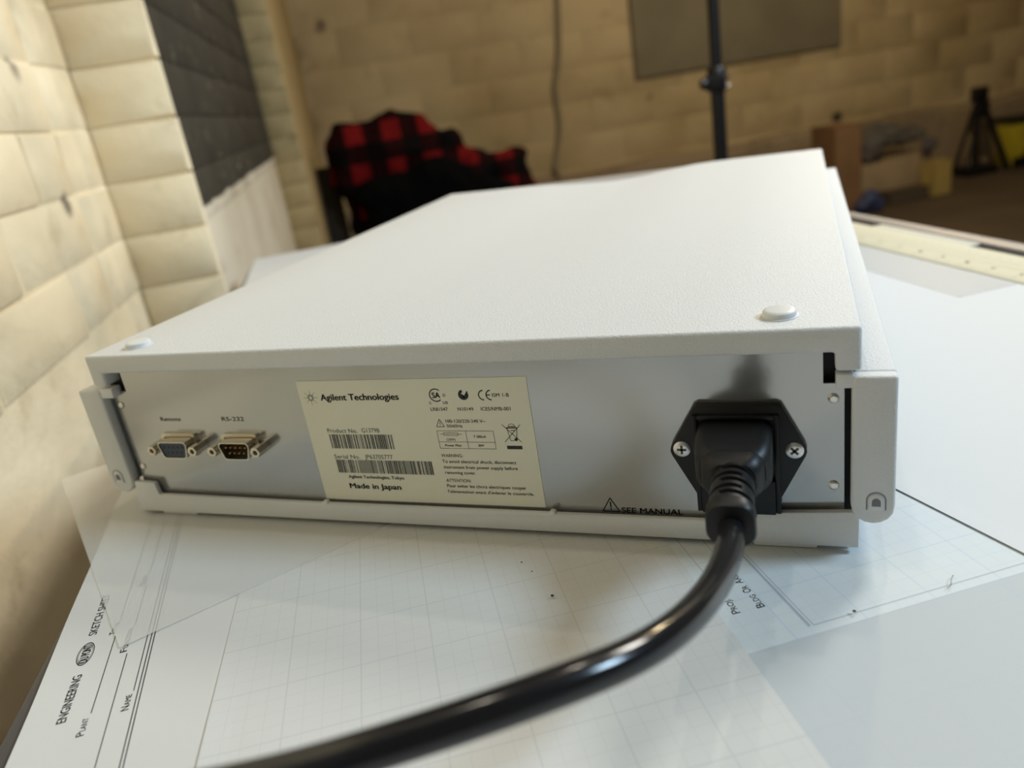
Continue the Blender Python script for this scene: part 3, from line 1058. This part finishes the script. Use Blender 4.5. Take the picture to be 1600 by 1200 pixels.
pts = [(304.5, -36, 45), (305.2, -52, 43.8), (305.4, -66, 44), (304.2, -86, 47.5), (300, -113, 55.5), (292, -135, 62.5), (277, -153, 66.5), (256, -168, 66.5), (235, -180.5, 66), (210, -191, 64.5), (170, -204, 58), (120, -216, 46), (60, -230, 28), (0, -250, 10), (-20, -262, 4.9), (-30, -270, 4.9)]
MB().tube([(x - ox, y - oy, z - oz) for x, y, z in pts], 4.15, 20, 8).build('cable', 'cord', PC)

# ------------------------------------------------------------------ background things
# light stand
LN, LL = 983, 1300
st = thing('light_stand', 'black metal light stand behind the instrument with a clamp collar', 'stand', room(LN, LL, -850), RZ)
MB().cyl((0, 0, 120), (0, 0, 985), 15.5, n=20).build('lower_tube', 'stand', st)
MB().cyl((0, 0, 985), (0, 0, 1900), 12.5, n=20).build('upper_tube', 'stand', st)
b = MB()
b.lathe((0, 0, 950), (0, 0, 1), [(0, 19), (4, 21), (44, 21), (52, 17)], 20)
b.box(-26, 0, -9, 9, 955, 985)
b.build('collar', 'stand', st, bevel=1.5)
kn = MB().lathe((-24, 0, 970), (-1, 0, 0), [(0, 6), (4, 6), (5, 11), (13, 11), (14, 9)], 12).build('clamp_knob', 'stand', st)
for z in (957, 977):
    MB().lathe((18, -6, z), (1, -.4, 0), [(0, 5.5), (7, 5.5), (8, 4)], 6).build('bolt', 'chrome', st)
for q in range(3):
    a = math.radians(20 + 120 * q)
    MB().tube([(16 * math.cos(a), 16 * math.sin(a), 380), (180 * math.cos(a), 180 * math.sin(a), 200), (380 * math.cos(a), 380 * math.sin(a), 12)], 11, 10).build('leg', 'stand', st)
    MB().cyl((14 * math.cos(a), 14 * math.sin(a), 140), (190 * math.cos(a), 190 * math.sin(a), 192), 7, n=8).build('brace', 'stand', st)

# wall cable and board on the back wall
wc = MB().tube([(1648, 4690, 720), (1643, 4690, 632), (1610, 4688, 330), (1562, 4690, 150), (1560, 4688, 60), (1556, 4690, -120), (1500, 4688, -330), (1496, 4604, -420), (1490, 4590, -560), (1488, 4590, -840)], 16, 10).build('wall_cable', 'cable_grey')
tag(place(wc), 'thin grey cable hanging down the back block wall', 'cable')
wbd = MB().box(2105, 3568, 4664, 4690, 108, 900).build('wall_board', 'board', bevel=4)
tag(place(wbd), 'large olive grey rectangular board on the back block wall', 'board')

# chair with the plaid jacket
CN, CL = 420, 2740
ch = thing('wooden_chair', 'dark wooden chair under the red and black plaid jacket', 'chair', room(CN, CL, -850), RZ)
MB().box(-230, 230, -230, 200, 430, 460).build('seat', 'chair', ch, bevel=8)
for sx in (-1, 1):
    MB().cyl((sx * 250, -230, 0), (sx * 205, -200, 432), 17, 20, 12).build('leg', 'chair', ch)
    MB().cyl((sx * 250, 250, 0), (sx * 205, 190, 432), 17, 20, 12).build('leg', 'chair', ch)
    MB().cyl((sx * 205, 185, 455), (sx * 215, 225, 880), 17, 15, 12).build('back_post', 'chair', ch)
for z in (560, 700, 840):
    MB().box(-205, 205, 190 + (z - 460) * .09, 208 + (z - 460) * .09, z, z + 50).build('back_slat', 'chair', ch, bevel=5)
jk = thing('plaid_jacket', 'red and black plaid jacket draped over the chair at the back wall', 'jacket', room(CN, CL, -850 + 460), RZ)
zt = 390   # thing base sits 390 mm below table top


def jell(lst):
    b_ = MB()
    for n, l, z, rn, rl, rz in lst:
        b_.ellipsoid((n - CN, l - CL, z + zt), (rn, rl, rz), 24, 14)
    return b_


def crumple(o, amp, sc):
    """soft folds pushed into the remeshed surface"""
    dg = bpy.context.evaluated_depsgraph_get()
    me = bpy.data.meshes.new_from_object(o.evaluated_get(dg))
    o.modifiers.clear()
    bm = bmesh.new()
    bm.from_mesh(me)
    bm.normal_update()
    for v in bm.verts:
        q = v.co * sc
        v.co += v.normal * amp * (mnoise.noise(q) + 0.5 * mnoise.noise(q * 2.3))
    bm.to_mesh(me)
    bm.free()
    me.polygons.foreach_set('use_smooth', [True] * len(me.polygons))
    o.data = me
    return o


sh = jell([(300, 2780, 10, 175, 110, 150), (200, 2770, 40, 105, 95, 115), (180, 2770, -20, 95, 90, 120), (420, 2790, 10, 130, 100, 130), (330, 2780, 90, 120, 80, 75), (520, 2780, -40, 120, 90, 110), (640, 2760, -110, 130, 80, 95), (760, 2750, -130, 110, 70, 85),
           (835, 2745, -120, 48, 60, 78), (820, 2745, -200, 60, 60, 110), (300, 2790, -190, 170, 90, 190), (600, 2780, -240, 200, 80, 150)]).build('shell', 'plaid', jk, remesh=14)
crumple(sh, 0.028, 9)
ln = jell([(330, 2690, -200, 150, 60, 150), (480, 2690, -140, 170, 60, 120), (620, 2690, -210, 170, 60, 100), (250, 2690, -130, 90, 60, 70), (740, 2690, -260, 90, 50, 80)]).build('lining', 'lining', jk, remesh=14)
crumple(ln, 0.02, 9)
db = MB().box(38, 118, 2860, 2884, -850, -5).build('dark_upright', 'dark_slab', bevel=3)  # narrow upright dark slab left of the chair
tag(place(db), 'narrow dark brown upright slab standing on the floor beside the plaid jacket', 'board')

# heap on the floor at the right
def boxthing(name, label, cat, n0, n1, l0, l1, z1, m, rot=0.0, flaps=True, tilt=0.0):
    t = thing(name, label, cat, room((n0 + n1) / 2, (l0 + l1) / 2, -850), RZ + rot)
    w, d, h = (n1 - n0) / 2, (l1 - l0) / 2, z1 + 850
    b_ = MB()
    b_.box(-w, w, -d, -d + 5, 0, h); b_.box(-w, w, d - 5, d, 0, h); b_.box(-w, -w + 5, -d, d, 0, h); b_.box(w - 5, w, -d, d, 0, h); b_.box(-w, w, -d, d, 0, 6)
    b_.build('body', m, t)
    if flaps:
        for s in (-1, 1):
            MB().add([(s * w, -d, h), (s * w, d, h), (s * (w + d * .45), d, h - d * .35), (s * (w + d * .45), -d, h - d * .35), (s * w, -d, h + 4), (s * w, d, h + 4), (s * (w + d * .45), d, h - d * .35 + 4), (s * (w + d * .45), -d, h - d * .35 + 4)],
                     [(0, 1, 2, 3), (7, 6, 5, 4), (0, 4, 5, 1), (1, 5, 6, 2), (2, 6, 7, 3), (3, 7, 4, 0)]).build('flap', m, t)
    else:
        MB().box(-w, w, -d, d, h - 4, h).build('lid', m, t)
    return t


boxthing('cardboard_box', 'tall brown cardboard box standing behind the right corner of the instrument', 'box', 3030, 3215, 3940, 4180, -335, 'card_brown', flaps=False)
boxthing('cardboard_box', 'large tan cardboard box under the grey cloth by the back wall', 'box', 3225, 3800, 4050, 4380, -600, 'card_tan', rot=.08, flaps=False)
boxthing('cardboard_box', 'low dark cardboard box on the floor in front of the tan box', 'box', 3370, 3640, 3880, 3990, -775, 'card_dark', flaps=False)
boxthing('carton', 'small dull yellow carton beside the tan box on the floor', 'box', 3670, 3800, 3880, 3995, -640, 'yellow_dull', flaps=False)
bb = jell([]) if False else MB()
bb.ellipsoid((3165 - 3165, 0, 70), (62, 55, 72)).ellipsoid((40, -10, 45), (50, 50, 46)).ellipsoid((-40, 10, 45), (50, 50, 46))
bo = bb.build('blue_bag', 'blue', remesh=10)
crumple(bo, .014, 14)
tag(place(bo, 3170, 3800, -850), 'small dark blue bag on the floor beside the tall brown box', 'bag')
cl_ = MB()
for n, l, z, rn, rl, rz in ((3330, 4120, -540, 130, 150, 70), (3480, 4150, -520, 160, 150, 60), (3640, 4160, -560, 140, 140, 50), (3300, 3990, -600, 70, 30, 60), (3700, 3990, -620, 60, 30, 70), (3500, 4170, -565, 260, 160, 30)):
    cl_.ellipsoid((n - 3480, l - 4150, z + 590), (rn, rl, rz))
co = cl_.build('grey_cloth', 'tarp', remesh=14)
crumple(co, .03, 8)
tag(place(co, 3530, 4190, -522), 'dark grey cloth heaped on top of the tan cardboard box', 'cloth')
# black floor stand and the yellow case with its black cross braces
fs_ = thing('tool_stand', 'small black floor stand with a flat foot at the far right', 'stand', room(4345, 4300, -850), RZ)
MB().box(-48, 42, -35, 35, 470, 565).build('head', 'stand', fs_, bevel=8)
MB().box(-10, 62, -30, 30, 365, 470).build('joint', 'stand', fs_, bevel=8)
MB().cyl((-12, 0, 60), (-12, 0, 480), 20, n=12).build('post', 'stand', fs_)
MB().cyl((40, -10, 420), (200, -60, 10), 20, n=12).build('leg', 'stand', fs_)
MB().cyl((-20, 10, 460), (-100, 90, 10), 14, n=12).build('leg', 'stand', fs_)
MB().box(-130, 100, -90, 60, 0, 60).build('foot_plate', 'stand', fs_, bevel=12)
yc = thing('yellow_case', 'yellow case with black crossed braces beside the black floor stand', 'case', room(4790, 4330, -850), RZ)
MB().box(-190, 220, -90, 90, 0, 300).build('body', 'yellow', yc, bevel=12)
MB().box(-215, 245, -105, 105, 295, 330).build('rail', 'stand', yc, bevel=6)
MB().cyl((-190, -110, 12), (100, -110, 300), 18, n=10).build('brace', 'stand', yc)
MB().cyl((180, -110, 12), (-110, -110, 300), 18, n=10).build('brace', 'stand', yc)
MB().box(-215, -110, -130, -92, 0, 70).build('foot', 'stand', yc, bevel=8)

# ------------------------------------------------------------------ specks on the paper
for x, y, r, lb in ((341.0, -35.2, 0.55, 'dark speck on the gridded paper right of the cord'), (238.0, -40.2, 0.6, 'brownish speck on the gridded paper left of the cord'),
                    (219.5, -20.8, 0.35, 'tiny dark speck nearest the instrument, left of the cord'), (225.6, -26.2, 0.3, 'tiny dark speck between two others left of the cord')):
    o = MB().ellipsoid((0, 0, r * .5), (r * 1.2, r, r * .6), 8, 6).build('speck', 'speck')
    o.location = (x * .001, y * .001, H + .0011)
    tag(o, lb, 'speck', 'specks of dirt on the paper')
hr = MB().tube([(0, 0, .2), (1.5, 2.5, .3), (1.8, 5, .3), (3, 8, .2)], 0.09, 6).build('hair', 'speck')
hr.location = (.3705, -.019, H + .0008)
tag(hr, 'short curved hair lying on the paper at the right', 'hair')
